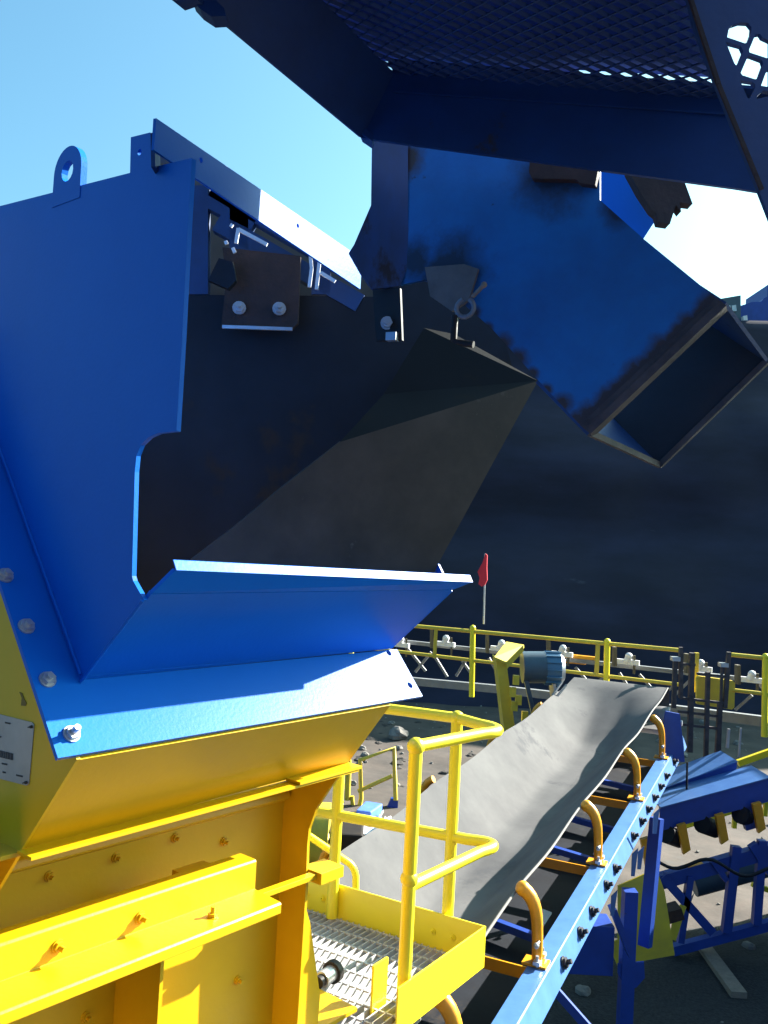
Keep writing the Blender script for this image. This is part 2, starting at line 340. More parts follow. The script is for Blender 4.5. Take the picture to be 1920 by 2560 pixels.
# ================================================================== BLUE DISCHARGE CHUTE (worn)
ch = thing('discharge_chute', 'worn blue box chute under the overhead walkway, its open rusty mouth pointing down right', 'chute', at(1300, 800, 2.5))
eA, eB = at(930, 355, 2.62), at(1800, 765, 2.2); eh = (V((eB.x-eA.x, eB.y-eA.y, 0))).normalized(); nE = eh.cross(Z)
fE = lambda x, y: pl(x, y, eA, nE)
m = MB()
m.sheet(P([(1020, 300), (1500, 380), (1500, 500), (1610, 598), (1790, 745), (1450, 1062), (1345, 950), (1230, 822), (1130, 735), (1060, 700), (1000, 712), (1008, 560)], fE), .012)
W1 = stain(BLUEW, 'sooty_worn_blue_paint', [(fE(1120, 680), .10), (fE(1390, 430), .10), (fE(1560, 520), .05), (fE(1040, 650), .06)], (.010, .020, .045), ch)
W1 = stain(W1, 'rust_edged_blue_paint', [(fE(1455+(1792-1455)*k/15, 1060+(745-1060)*k/15), .030+.006*math.sin(k*2.3)) for k in range(0, 16)]+[(fE(1464+(1792-1464)*k/15, 1052+(745-1052)*k/15), .026) for k in range(16)]+[(fE(1110+(1440-1110)*k/9, 705+(1050-705)*k/9), .022+.008*math.sin(k*1.7)) for k in range(10)]+[(fE(1018, 400), .05)], (.045, .026, .024), ch, .45)
m.build('side_plate', W1, ch)
m = MB(); m.sheet(P([(931, 300), (1020, 300), (1020, 560), (1030, 640), (1000, 715), (930, 722), (905, 690), (872, 632), (885, 612), (928, 512)], lambda x, y: pl(x, y, fE(1020, 600), V((nE.x, nE.y, 0))+eh*.55)), .012)
m.build('end_plate', mat('scraped_blue_steel', (.012, .06, .2), .55, sc=5, amt=.8, col2=(.015, .035, .09), rust=(.025, .018, .022), rsc=3, rth=.52, stretch=(1, 1, .5)), ch)
tv = V((.545, .838, 0))*.45         # depth of the box
# rusty flange round the mouth
mo = P([(1450, 1062), (1790, 745), (1812, 765), (1476, 1083)], fE)
m = MB(); m.sheet([p-nE*.0+(-fE(1600, 900).normalized())*.012 for p in mo], .02); m.build('mouth_flange', RUSTP, ch, .001)
# mouth box: four walls
p1, p2 = fE(1474, 1082), fE(1810, 764)
q1, q2 = at(1650, 1163, 2.62), at(1915, 905, 2.48)
i1, i2 = fE(1345, 950), fE(1620, 640)
back = q1-p1
m = MB()
def slab(a, b, c, d, t=.01): m.sheet([a, b, c, d], t)
bk1 = i1+(q1-p1); bk2 = i2+(q2-p2)
m.sheet([i1, p1, q1, bk1], .01)                     # lower wall
m.sheet([i2, p2, q2, bk2], .01)                     # upper wall
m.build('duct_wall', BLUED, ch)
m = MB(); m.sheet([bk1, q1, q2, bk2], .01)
m.build('inner_wall', mat('dark_inner_steel', (.02, .02, .028), .8, sc=4, amt=.8, bump=.1), ch)  # inner wall, darker than the duct walls
m = MB()
for a, b, ww in ((q1, q2, .022), (p1, q1, .012)):
    m.bar(a, b, ww, .016)
m.bar(p1+(q1-p1)*.0, p2, .05, .02)
m.build('mouth_rim', RUSTP, ch)
m = MB(); m.tube([at(1740, 860, 2.6), at(1735, 890, 2.6), at(1752, 918, 2.6), at(1805, 916, 2.6)], .009, 8); m.build('bent_rod', RUSTP, ch)
# curved upper cover plate
m = MB(); q = P([(1470, 370), (1560, 400), (1640, 430), (1652, 530), (1608, 598), (1470, 500)], lambda x, y: at(x, y, 2.62)); m.sheet(q, .01); m.build('cover_plate', BLUE, ch)
# rusty patch plates / inspection hole
m = MB(); m.sheet(P([(1062, 668), (1160, 660), (1195, 672), (1172, 750), (1130, 778), (1075, 740)], lambda x, y: fE(x, y)-fE(x, y).normalized()*.014), .012); m.build('worn_patch', mat('bare_brown_steel', (.16, .13, .115), .6, sc=7, amt=.8, col2=(.08, .065, .055)), ch)
m = MB(); m.sheet(P([(1325, 400), (1495, 425), (1488, 462), (1450, 458), (1440, 448), (1330, 446), (1322, 430)], lambda x, y: fE(x, y)-fE(x, y).normalized()*.03), .03); m.build('rusty_bracket', RUST, ch)
m = MB(); m.sheet(P([(931, 715), (1000, 720), (1005, 850), (940, 852)], lambda x, y: fE(x, y)-fE(x, y).normalized()*.02), .012); m.build('hanger_plate', DARKST, ch)
hexbolt(fE(968, 808)-fE(968, 808).normalized()*.02, V((0, -1, 0)), .016, .016).build('bolt', STEEL, ch)
m = MB(); m.box(fE(980, 842)-fE(980, 842).normalized()*.03, eh, nE, Z, .016, .01, .012); m.build('clip', STEEL, ch)
# clamp with tommy bar
cl = thing('screw_clamp', 'small grey ring clamp with pale bar on the worn blue chute', 'clamp', fE(1163, 770)-fE(1163, 770).normalized()*.04)
cc = fE(1163, 770)-fE(1163, 770).normalized()*.04
m = MB(); m.tube([cc+(eh*math.cos(t)+Z*math.sin(t))*.026 for t in [R_(-250+i*24) for i in range(14)]], .007, 8); m.build('ring', STEELD, cl)
m = MB(); m.tube([cc+eh*.02+Z*.03, fE(1210, 712)-fE(1210, 712).normalized()*.05], .006, 8); m.ball(fE(1210, 712)-fE(1210, 712).normalized()*.05, .009); m.build('bar', WOOD, cl)
m = MB(); m.tube([cc-eh*.03-Z*.02, cc-eh*.03-Z*.09, cc-Z*.1, cc+eh*.03-Z*.105], .01, 8); m.build('jaw', DARKST, cl)
# rusty remnant hanging at top right of the chute
m = MB(); fR = lambda x, y: at(x, y, 2.5)
m.sheet(P([(1570, 425), (1710, 450), (1732, 510), (1700, 506), (1703, 530), (1690, 512), (1675, 560), (1648, 556), (1642, 535), (1630, 525), (1600, 480)], fR), .04)
rr = tag(m.build('torn_rusty_bracket', RUST, None, .002), 'jagged torn rusty bracket hanging against the bright sky beside the blue chute', 'bracket')

# ================================================================== OVERHEAD WALKWAY
ow = thing('overhead_walkway', 'dark blue walkway frame with expanded metal floor seen from below, across the top', 'walkway', at(1300, 200, 2.3))
fa, fb = at(905, 345, 2.45), at(1835, 470, 2.15); nFa = (V((fb.x-fa.x, fb.y-fa.y, 0))).cross(Z)
fF = lambda x, y: pl(x, y, fa, nFa)
FT = P([(985, 182), (1990, 262), (1990, 495), (1838, 470), (905, 345)], fF)
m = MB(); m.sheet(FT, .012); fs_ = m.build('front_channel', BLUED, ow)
m = MB(); lo, lo2 = fF(985, 182), fF(1990, 262)     # flanges of the channel
nf = nFa.normalized(); nf = nf if nf.y < 0 else -nf
m.hexa([lo, lo2, lo2+Z*.008, lo+Z*.008], [p+nf*.06 for p in (lo, lo2, lo2+Z*.008, lo+Z*.008)])
m.bar(fF(985, 232)+nf*.008, fF(1990, 300)+nf*.008, .004, .006)
m.build('channel_flange', BLUED, ow)
# left side beam running towards and over the viewer
s0, s1 = fF(905, 345), at(490, 0, 1.85); sdv = (s1-s0).normalized(); sEnd = s1+sdv*.8
upn = (fF(985, 182)-fF(905, 345))
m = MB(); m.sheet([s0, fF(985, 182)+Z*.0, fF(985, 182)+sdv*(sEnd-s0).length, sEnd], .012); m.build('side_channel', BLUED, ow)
m = MB(); e0 = at(486, 2, 1.84)
m.bar(e0, e0+sdv*.5-Z*.0, .05, .03); m.sheet(P([(480, 0), (500, 22), (530, 42), (565, 40), (560, 20), (540, 0)], lambda x, y: at(x, y, 1.83)), .04); m.build('end_cleat', BLUED, ow)
m = MB(); m.sheet(P([(898, 318), (905, 335), (930, 352), (936, 340), (915, 322)], lambda x, y: at(x, y, 2.44)), .05); m.build('corner_cleat', BLUED, ow)
# floor plane: through the channel top edge, going towards the viewer
k0 = fF(985, 182); ud = (fF(1990, 262)-k0).normalized(); vd = (sdv-ud*sdv.dot(ud)).normalized()
nfl = ud.cross(vd)
fl = lambda x, y: pl(x, y, k0, nfl)
def G(a, b, c=0): return k0+ud*a+vd*b+nfl*c
m = MB(); du, dv = .052, .022; W_, D_ = 1.12, .95
def strand(p, q, w, t):
    d = (q-p).normalized(); x = nfl.cross(d).normalized(); n2 = (nfl*.8+x*.6).normalized(); m.bar(p, q, w, t, n2)
ni, nj = int(W_/du), int(D_/dv)
aR = (fl(1806, 200)-k0).dot(ud); bR = (fl(1770, 60)-k0).dot(vd); aR2 = (fl(1770, 60)-k0).dot(ud)
print('aR', aR, aR2, bR)
for j in range(nj):
    for i in range(-2, ni+1):
        a = i*du+(du/2 if j % 2 else 0); skew = 0
        if a < sdv.dot(ud)/sdv.dot(vd)*j*dv-.02 or a > aR+(aR2-aR)*j*dv/bR: continue
        for sgn in (1, -1):
            strand(G(a, j*dv), G(a+sgn*du/2, (j+1)*dv), .0028, .009)
m.build('expanded_metal_floor', BLUED, ow)
# deck plate above the floor, leaving a slot beside the front channel
m = MB(); h_ = nfl*(.03 if nfl.z > 0 else -.03)
m.sheet([k0+h_-ud*.07, G(.50, .0)+h_, G(.50, .030)+h_, G(aR, .045)+h_, G(aR-.25, 1.6)+h_, k0+sdv*(1.6/sdv.dot(vd))+h_-ud*.07], .01)
m.build('deck_plate', BLUEK, ow)
# right end plate with barred opening
m = MB(); fP_ = lambda x, y: at(x, y, 1.75)
cells = [[(1822, 72), (1832, 62), (1850, 56), (1870, 57), (1879, 68), (1878, 82), (1869, 106), (1862, 108), (1818, 93)],
         [(1815, 105), (1852, 115), (1858, 128), (1846, 158), (1840, 163), (1836, 158)],
         [(1889, 86), (1900, 84), (1906, 93), (1925, 102), (1925, 145), (1917, 145), (1874, 131), (1873, 124)],
         [(1870, 140), (1876, 139), (1905, 150), (1908, 160), (1895, 196), (1888, 198), (1856, 188), (1852, 182)],
         [(1850, 200), (1882, 205), (1889, 212), (1886, 225), (1875, 248), (1868, 244)],
         [(1925, 172), (1916, 178), (1903, 214), (1925, 218)],
         [(1908, 226), (1925, 229), (1925, 240), (1892, 247), (1893, 240)]]
m.sheet(P([(1712, -30), (1740, 80), (1792, 215), (1850, 360), (1895, 470), (1930, 560), (2010, 560), (2010, -30)], fP_), .012, [P(c, fP_) for c in cells])
m.build('end_plate', BLUED, ow)
m = MB(); m.bar(fP_(1712, -30)-V((0, .008, 0)), fP_(1792, 215)-V((0, .008, 0)), .008, .008); m.bar(fP_(1792, 215)-V((0, .008, 0)), fP_(1900, 478)-V((0, .008, 0)), .006, .008); m.build('edge_weld', RUST, ow)

# ================================================================== YELLOW FEED HOPPER (below)
yh = thing('crusher_feed_box', 'yellow steel box with ribs and a bolted beam under the blue hopper flange, lower left', 'feed box', M(.6, -.5, -1.8))
uY = .05
m = MB(); m.sheet([M(uY, -.004, -.534), M(uY, -.224, -.801), M(uY, -.40, -1.02), M(uY, -1.6, -1.02), M(uY, -1.6, 1.25), M(uY, -1.17, .86)], .01)
sp = m.build('side_plate', YELS, yh)
m = MB(); m.sheet([M(uY+.01, -.006, -.536), M(1.204, -.006, -.536), M(1.227, -.198, -.768), M(uY+.01, -.219, -.796)], .01); m.build('front_plate', YEL, yh)
m = MB(); m.prof([M(uY-.012, -.215, -.792), M(uY-.012, -.150, -.792), M(uY-.012, -.150, -.800), M(uY-.012, -.215, -.800)], U*1.18+Z*.018+H*.012)
lpz = m.build('lip', YEL, yh)
m = MB(); m.prof([M(.93, -.20, -.768), M(.93, -.135, -.768), M(.93, -.135, -.777), M(.93, -.20, -.777)], U*.30+Z*.003); m.build('lip_cover', YEL, lpz)
m = MB(); m.sheet([M(-.9, -.50, -.75), M(1.23, -.50, -.75), M(1.23, -.50, -2.15), M(-.9, -.50, -2.15)], .01); m.build('back_plate', YEL, yh)
m = MB(); m.sheet([M(-.9, -.225, -.806), M(1.228, -.21, -.79), M(1.228, -.50, -.80), M(-.9, -.50, -.82)], .01)
m.build('under_plate', YEL, yh)
m = MB(); m.prof([M(-.9, -.499, -.90), M(-.9, -.465, -.92), M(-.9, -.46, -.945), M(-.9, -.499, -.965)], U*2.12); m.build('stiffener', YEL, yh, .006)
m = MB(); m.sheet([M(1.23, -.20, -.769), M(1.23, -.28, -.872), M(1.23, -.34, -.96), M(1.23, -.368, -1.035), M(1.23, -.372, -1.09), M(1.23, -.367, -1.24), M(1.23, -.375, -2.1), M(1.23, -.75, -2.1), M(1.23, -.75, -.76)], .012)
m.build('end_plate', YEL, yh, .001)
# beam: angle with upper return, swept along u
u0b = -.9
m = MB(); pr = [(-.318, -1.020), (-.246, -1.020), (-.240, -1.026), (-.240, -1.112), (-.125, -1.118), (-.120, -1.124), (-.120, -1.152), (-.128, -1.152), (-.128, -1.128), (-.25, -1.124), (-.25, -1.03), (-.318, -1.03)]
m.prof([M(u0b, h, z) for h, z in pr], U*(.86-u0b)); bm_ = m.build('beam', YEL, yh, .002)
for ub in (-.30, -.05, .20, .45): hexbolt(M(ub-.02, -.24, -1.075), H, .015, .013, .012).build('bolt', YEL, bm_)
for ub in (-.5, -.08, .62): hexbolt(M(ub+.02, -.18, -1.118), Z, .015, .014, .01).build('bolt', YEL, bm_)
for ub, zz in ((.1, -1.0), (.3, -1.0), (.52, -1.0), (.74, -.99), (.95, -1.05), (.9, -1.3), (1.05, -1.55), (.45, -1.45), (.7, -1.35), (.85, -1.75)):
    hexbolt(M(ub, -.50, zz), H, .013, .012, .006).build('bolt', YEL, yh)
# small block closing the beam end and the tie bar
m = MB(); m.box(M(.70, -.32, -1.056), U, H, Z, .06, .06, .022); m.build('beam_end_block', YEL, yh, .002)
m = MB(); m.bar(M(.80, -.35, -1.195), M(1.32, -.34, -1.195), .03, .018); m.box(M(1.30, -.355, -1.20), U, H, Z, .06, .05, .02); m.build('tie_bar', YEL, yh, .001)
# ribs
for ur in (.545, .04, -.45):
    m = MB(); m.sheet([M(ur, -.285, -1.13), M(ur, -.285, -2.1), M(ur, -.498, -2.1), M(ur, -.498, -1.13)], .012); m.build('rib', YEL, yh, .001)
m = MB(); m.sheet([M(1.244, -.40, -1.27), M(1.30, -.40, -1.40), M(1.374, -.40, -1.686), M(1.37, -.40, -1.80), M(1.244, -.40, -1.80)], .012); m.build('gusset', YEL, yh, .001)
m = MB(); m.box(M(1.40, -.52, -1.80), U, H, Z, .17, .14, .008); ft = m.build('foot_plate', YEL, yh, .001)
hexbolt(M(1.44, -.50, -1.792), Z, .02, .02, .025).build('bolt', STEEL, ft)
# name plate
fN = lambda x, y: onU(x, y, uY-.002)
m = MB(); m.sheet(P([(-60, 1775), (-60, 1935), (0, 1947), (66, 1964), (72, 1960), (85, 1812), (80, 1806), (0, 1786)], fN), .0015); npl = m.build('name_plate', PLATE, yh)
m = MB()
fN2 = lambda x, y: onU(x, y, uY-.0035)
def strip(x0, y0, x1, y1, hgt):
    m.sheet([fN2(x0, y0), fN2(x1, y1), fN2(x1, y1+hgt), fN2(x0, y0+hgt)], .001)
x = -5
random.seed(3)
while x < 30:
    wd = random.choice((1.6, 2.4, 3.4)); strip(x, 1876+x*.25, x+wd, 1876+(x+wd)*.25, 17); x += wd+random.choice((1.0, 1.6, 2.2))
for (xa, ya, ln) in ((12, 1802, 14), (4, 1906, 13), (6, 1927, 8), (40, 1928, 16), (-8, 1840, 10)):
    xx = xa
    while xx < xa+ln: strip(xx, ya+(xx)*.2, xx+1.6, ya+(xx+1.6)*.2, 4); xx += 2.8
m.build('lettering', INK, npl)
for q in ((79, 1817), (66, 1956)): hexbolt(fN2(*q), -U, .003, .002).build('rivet', INK, npl)
# paint chip
m = MB(); m.sheet(P([(48, 1730), (55, 1733), (60, 1747), (66, 1758), (63, 1765), (52, 1764), (54, 1745)], lambda x, y: onU(x, y, uY-.0015)), .001); m.build('paint_chip', mat('chipped_brown_primer', (.25, .15, .02), .7), yh)

# ================================================================== WORK PLATFORM
wp = thing('work_platform', 'small yellow work platform with grey bar grating and tubular guard rail, beside the feed box', 'platform', V((.1, 3.9, -1.9)))
pz = -1.83
c1 = zp(1205, 2401, pz); c0 = zp(774, 2268, pz); c2 = zp(985, 2572, pz)
dL = (c0-c1).normalized(); dN = (c2-c1).normalized()
cL = c1+dL*1.9; cN = c1+dN*.95
def pt(a, b, z=0): return c1+dL*a+dN*b+Z*z
m = MB(); n = int(1.85/.034)
for i in range(n): a = .02+i*.034; m.bar(pt(a, .012, -.015), pt(a, 1.15, -.015), .0045, .03)
k = 0
for i in range(12): b = .03+i*.1; m.bar(pt(.012, b, -.004), pt(1.88, b, -.004), .007, .008)
m.build('grating', GRAT, wp)
m = MB(); m.hexa([pt(-.008, -.008, -.03), pt(1.9, -.008, -.03), pt(1.9, 0, -.03), pt(-.008, 0, -.03)], [pt(-.008, -.008, .150), pt(1.9, -.008, .150), pt(1.9, 0, .150), pt(-.008, 0, .150)])
tb = m.build('toe_board', YRAIL, wp, .001)
for a in (.15, .25, .86, .96, 1.5): hexbolt(pt(a, .0, .06), dN, .014, .008).build('bolt', YRAIL, tb)
m = MB(); L2 = (zp(990, 2572, pz)-c1).length
m.hexa([pt(-.008, .001, -.03), pt(0, .001, -.03), pt(0, L2, -.03), pt(-.008, L2, -.03)], [pt(-.008, .001, .150), pt(0, .001, .150), pt(0, L2, .150), pt(-.008, L2, .150)])
m.build('toe_board', YRAIL, wp, .001)
zt, zm = -.80, -1.31
pc = at(1040, 1866, 3.50); pb = at(992, 2480, 3.52)
zt = pc.z
pR = pt(.10, .02); pRt = zp(1143, 1795, zt); pR = V((pRt.x, pRt.y, pz)); 
# snap right post on the back board
lf = zp(833, 2215, pz+.15); 
def post(name, x, y, z0, z1, r=.027):
    m = MB(); m.tube([V((x, y, z0)), V((x, y, z1))], r, 16); return m
PF = V((pc.x, pc.y, 0)); PR = V((pRt.x, pRt.y, 0)); PL = V((lf.x, lf.y, 0))
m = post('post', PF.x, PF.y, pz-.05, zt); m.ball(PF+Z*zt, .036); m.ball(PF+Z*(zm+.0), .036); m.build('post', YRAIL, wp)
m = post('post', PR.x, PR.y, pz, zt); m.ball(PR+Z*zt, .034); m.build('post', YRAIL, wp)
m = post('post', PL.x, PL.y, pz, zt); m.ball(PL+Z*zt, .03); m.build('post', YRAIL, wp)
zmm = zp(1040, 2215, -1.3)
zm = pl(1036, 2216, PF, V((0, 1, 0))).z
for zz, xy, ex in ((zt, (1250, 1826), (960, 1770)), (zm, (1238, 2112), (780, 2018))):
    corner = zp(*xy, zz); far = PL+(PL-PR)*.9; far.z = zz
    a_, b_ = PR+Z*zz, PF+Z*zz
    far2 = a_+(a_-(corner))*0
    e1 = corner+(a_-corner).normalized()*.13; e2 = corner+(b_-corner).normalized()*.13
    cx = corner+((corner-a_).normalized()+(corner-b_).normalized())*.05
    path = [far, a_, e1]+arc(e1, cx, e2, 10)[1:]+[b_]
    m = MB(); m.tube(path, .025, 14); m.build('guard_rail', YRAIL, wp)
# post foot bracket
m = MB(); b = V((PF.x, PF.y, pz)); m.box(b+dL*.11+Z*.06, dL, dN, Z, .005, .05, .11); m.box(b+dL*.06-Z*.03, dL, dN, Z, .06, .045, .005); m.build('foot_bracket', YRAIL, wp)
# hydraulic fitting lying on the grating
hf = thing('pipe_coupling', 'short grey steel pipe coupling lying on the platform grating', 'coupling', zp(815, 2440, pz+.03))
c = zp(805, 2450, pz+.05); dd = (zp(838, 2425, pz+.05)-c).normalized()
m = MB(); m.tube([c, c+dd*.07], .032, 14); m.build('sleeve', STEEL, hf)
m = MB(); m.tube([c+dd*.07, c+dd*.10], .045, 14); m.tube([c-dd*.03, c], .024, 12); m.build('collar', DARKST, hf)
# bent yellow handrail below the platform
m = MB(); m.tube([at(700, 2040, 5.0), at(780, 2095, 5.0), at(858, 2148, 5.0)]+arc(at(872, 2157, 5.0), at(886, 2168, 5.0), at(889, 2190, 5.0), 5)+[at(889, 2290, 5.0)], .02, 10)
tag(m.build('stair_handrail', YRAIL), 'thin bent lime yellow stair handrail below the platform edge', 'handrail')

# ================================================================== BELT CONVEYOR
S = 1.3
ct = V((.43, .9, .042)).normalized(); cs = V((-.9, .43, 0)).normalized(); cu = cs.cross(ct).normalized(); cu = cu if cu.z > 0 else -cu
f0 = at(1340, 2400, 3.9*S)                      # foot of the second idler on the right stringer
def C(a, b, c): return f0+ct*a+cs*b+cu*c       # along, left, up
bc = thing('belt_conveyor', 'grey belt conveyor rising away to the right on a light blue angle stringer', 'conveyor', V((f0.x, f0.y, GZ)))
pitch = 1.63
er = [(1690, 1768), (1610, 1850), (1520, 1957), (1442, 2090), (1385, 2165), (1330, 2212), (1255, 2290), (1200, 2350)]
# belt as a troughed sheet
m = MB(); rows = []; NA, NB = 60, 20
a0, a1 = -2.6, 6.2
def edge_h(a):
    k = (a/pitch) % 1.0
    return .365-.014*(1-math.cos(2*math.pi*k))+.012*a
BW = 1.14
for t in (0, 1):
    for i in range(NA+1):
        a = a0+(a1-a0)*i/NA; tr = min(1, max(0, (a1-.2-a)/1.2)); row = []
        for j in range(NB+1):
            b = j/NB; q = abs(b-.5)*2; prof_ = max(0, (q-.26)/.74)**1.03*.42*tr
            zc = edge_h(a)-.42*tr+prof_+(.0)+(.05*(1-tr))
            zc += .006*noise.noise(V((a*1.3, b*2, 4)))
            row.append(C(a, .13+(BW-(1-tr)*0)*b, zc-(t*.012)))
        # roll over the head pulley
        rows.append(row)
k = NB+1
for t in (0, 1):
    base = t*(NA+1)
    m.add([p for r_ in rows[base:base+NA+1] for p in r_], [(i*k+j, i*k+j+1, (i+1)*k+j+1, (i+1)*k+j) for i in range(NA) for j in range(NB)], True)
top_e = rows[NA]; cen = -.19
ring = []
for i in range(15):
    th = math.pi*i/14
    ring.append([p+ct*(.19*math.sin(th))-cu*(.19-.19*math.cos(th)) for p in top_e])
# return run
ring += [[p-cu*.38-ct*s_ for p in top_e] for s_ in (.3, .6)]
m.add([p for r_ in ring for p in r_], [(i*k+j, i*k+j+1, (i+1)*k+j+1, (i+1)*k+j) for i in range(len(ring)-1) for j in range(NB)], True)
m.build('belt', BELT, bc)
pcn = C(a1, 0, edge_h(a1)-.16-.012-.19+.0)
m = MB(); m.tube([C(a1, .10, edge_h(a1)-.35), C(a1, .16+BW, edge_h(a1)-.35)], .172, 24); m.tube([C(a1, -.05, edge_h(a1)-.35), C(a1, .3+BW, edge_h(a1)-.35)], .035, 12); m.build('head_pulley', STEEL, bc)
# stringer angles
OX = mat('black_oxide_bolt', (.02, .022, .03), .5, .3)
for b, sg in ((-.075, 1), (BW+.30, -1)):
    p, q = C(-3.2, b, -.02), C(6.0, b, -.02)
    m = MB(); m.prof([p, p+cs*.11*sg, p+cs*.11*sg-cu*.01, p-cu*.01], q-p); st = m.build('stringer', BLUEG, bc)
    m = MB(); o_ = -cs*.002*sg
    m.prof([p+o_, p+o_-cs*.008*sg-cu*.004, p+o_-cs*.055*sg-cu*.13, p+o_-cs*.047*sg-cu*.134], q-p); m.build('web', BLUEG, st)
    if sg == 1:
        wn = (-cs*.16+cu*.075).normalized()
        for a in (5.0, 4.4, 4.0, 3.62, 3.25, 2.9, 2.5, 1.75, 1.42, .95, .62, .2):
            hexbolt(C(a, b-.034, -.08)+wn*.006, wn, .03, .02, .02).build('bolt', OX, st)
m = MB(); m.tube([rows[i_][0] for i_ in range(NA+1)], .009, 6, False); m.build('edge_strip', mat('pale_belt_edge', (.16, .15, .14), .8), bc)
# idlers
def idler(a):
    m = MB(); r_ = [C(a, .02, .0), C(a, .0, .12), C(a, .02, .22), C(a, .10, .31), C(a, .20, .34)]
    r_ = [C(a, -.005, -.02), C(a, -.005, .10), C(a, 0, .20)]+arc(C(a, 0, .20), C(a, .01, .35), C(a, .09, .385), 6)[1:]
    m.tube(r_, .030, 12, True, .042); m.ball(r_[-1], .044)
    m.box(C(a, .0, -.012), ct, cs, cu, .05, .07, .006)
    br = m.build('idler_bracket', ORG, bc)
    m = MB(); m.bar(C(a+.02, .03, -.10), C(a+.02, BW+.25, -.10), .012, .07); m.build('crossbar', ORG, br)
    m = MB(); m.tube([C(a, .50, -.10), C(a, .92, -.10)], .035, 14); m.build('roller', DARKST, br)
    m = MB(); m.tube([C(a, BW+.27, -.02), C(a, BW+.27, .18)]+arc(C(a, BW+.27, .20), C(a, BW+.26, .35), C(a, BW+.17, .385), 6), .030, 12); m.build('idler_bracket', ORG, br)
    m = MB()
    for db in ((-.05, .04), (.06, .04)): c = C(a+db[0], -.02, .0); m.tube([c-cu*.01, c+cu*.05], .010, 8); m.box(c+cu*.012, ct, cs, cu, .02, .02, .01)
    m.tube([C(a-.03, -.02, .12), C(a-.07, -.02, .12)], .008, 8); m.ball(C(a-.08, -.02, .12), .017)
    m.build('bolt', STEEL, br)
for a in (-1.28, 0, 1.63, 3.3, 4.85): idler(a)
# dark sheet added under the belt in place of shade, with cross members
m = MB(); m.hexa([C(-1.2, -.02, -.34), C(5.7, -.02, -.34), C(5.7, BW+.2, -.34), C(-1.2, BW+.2, -.34)], [C(-1.2, -.02, -.352), C(5.7, -.02, -.352), C(5.7, BW+.2, -.352), C(-1.2, BW+.2, -.352)]); shd_ = m.build('under_belt_shade', RUB, bc)
for a in (.7, 2.2, 3.0, 4.3):
    m = MB(); m.bar(C(a, -.05, -.25), C(a+.35, BW+.25, -.25), .05, .05); m.build('cross_member', BLUEK, bc)
for a, b in ((.9, .12), (1.25, .3), (2.7, .18), (-.4, .15)):
    m = MB(); m.box(C(a, b, -.33), ct, (cs+ct*.3).normalized(), cu, .11, .05, .006); m.build('spilled_offcut', WHITE, shd_)
# stringer legs / truss below
m = MB()
for a in (3.4, 2.6):
    pass
LG = at(1575, 2225, 8.15); m.bar(LG, V((LG.x, LG.y, GZ)), .12, .12); m.build('leg', BLUEK, bc)
m = MB(); m.bar(at(1642, 2045, 8.45), at(1612, 2365, 8.35), .11, .08); m.build('leg_brace', BLUEK, bc)
m = MB(); m.bar(at(1530, 2268, 7.8), at(1575, 2385, 7.8), .14, .05); m.build('knee_brace', BLUEK, bc)
m = MB(); m.sheet(P([(1545, 2410), (1610, 2405), (1612, 2445), (1590, 2470), (1562, 2470), (1545, 2435)], lambda x, y: at(x, y, 8.1)), .02); m.build('gusset', BLUEK, bc)
for p_, q_ in ((C(.3, .6, -.35), C(-1.6, .9, -2.3)), (at(1370, 2455, 6.8), at(1480, 2580, 6.8)), (at(1195, 2370, 6.3), at(1290, 2520, 6.3))):
    m = MB(); m.bar(p_, q_, .07, .06); m.build('diagonal_brace', BLUEK, bc)
m = MB(); m.box(at(1465, 2358, 8.3), V((1, 0, 0)), V((0, 1, 0)), Z, .22, .15, .22); m.build('counterweight_box', BLUEK, bc, .005)
m = MB(); m.sheet(P([(1665, 1778), (1700, 1785), (1712, 1905), (1660, 1905), (1655, 1830)], lambda x, y: at(x, y, 9.6)), .03); m.build('pulley_cheek', BLUEK, bc, .004)
m = MB()
for q in ((1560, 2045), (1520, 2120), (1480, 2220), (1432, 2300)):
    pass
# small hanging strap plates under the stringer
for (x, y, l) in ((1634, 2035, .16), (1595, 2130, .14), (1580, 2135, .18), (1528, 2240, .16)):
    m = MB(); p = at(x, y, 7.3); m.sheet([p, p+V((.05, 0, .05)), p+V((.03, 0, -l)), p+V((0, 0, -l))], .006); m.build('hanger_strap', BLUEG, bc)
m = MB(); m.sheet(P([(1545, 2215), (1642, 2172), (1662, 2230), (1687, 2388), (1592, 2405), (1575, 2412), (1546, 2420), (1520, 2360), (1545, 2350)], lambda x, y: at(x, y, 8.9)), .02)
gp = tag(m.build('yellow_guard_plate', YFAR, None, .002), 'sloping yellow guard plate with slots, behind the dark blue conveyor leg', 'guard plate')
m = MB(); m.sheet(P([(1684, 2290), (1702, 2262), (1716, 2268), (1690, 2352), (1674, 2348)], lambda x, y: at(x, y, 9.8)), .02); tag(m.build('yellow_strut', YFAR), 'short leaning yellow strut in the sunlit dirt, right of the guard plate', 'strut')

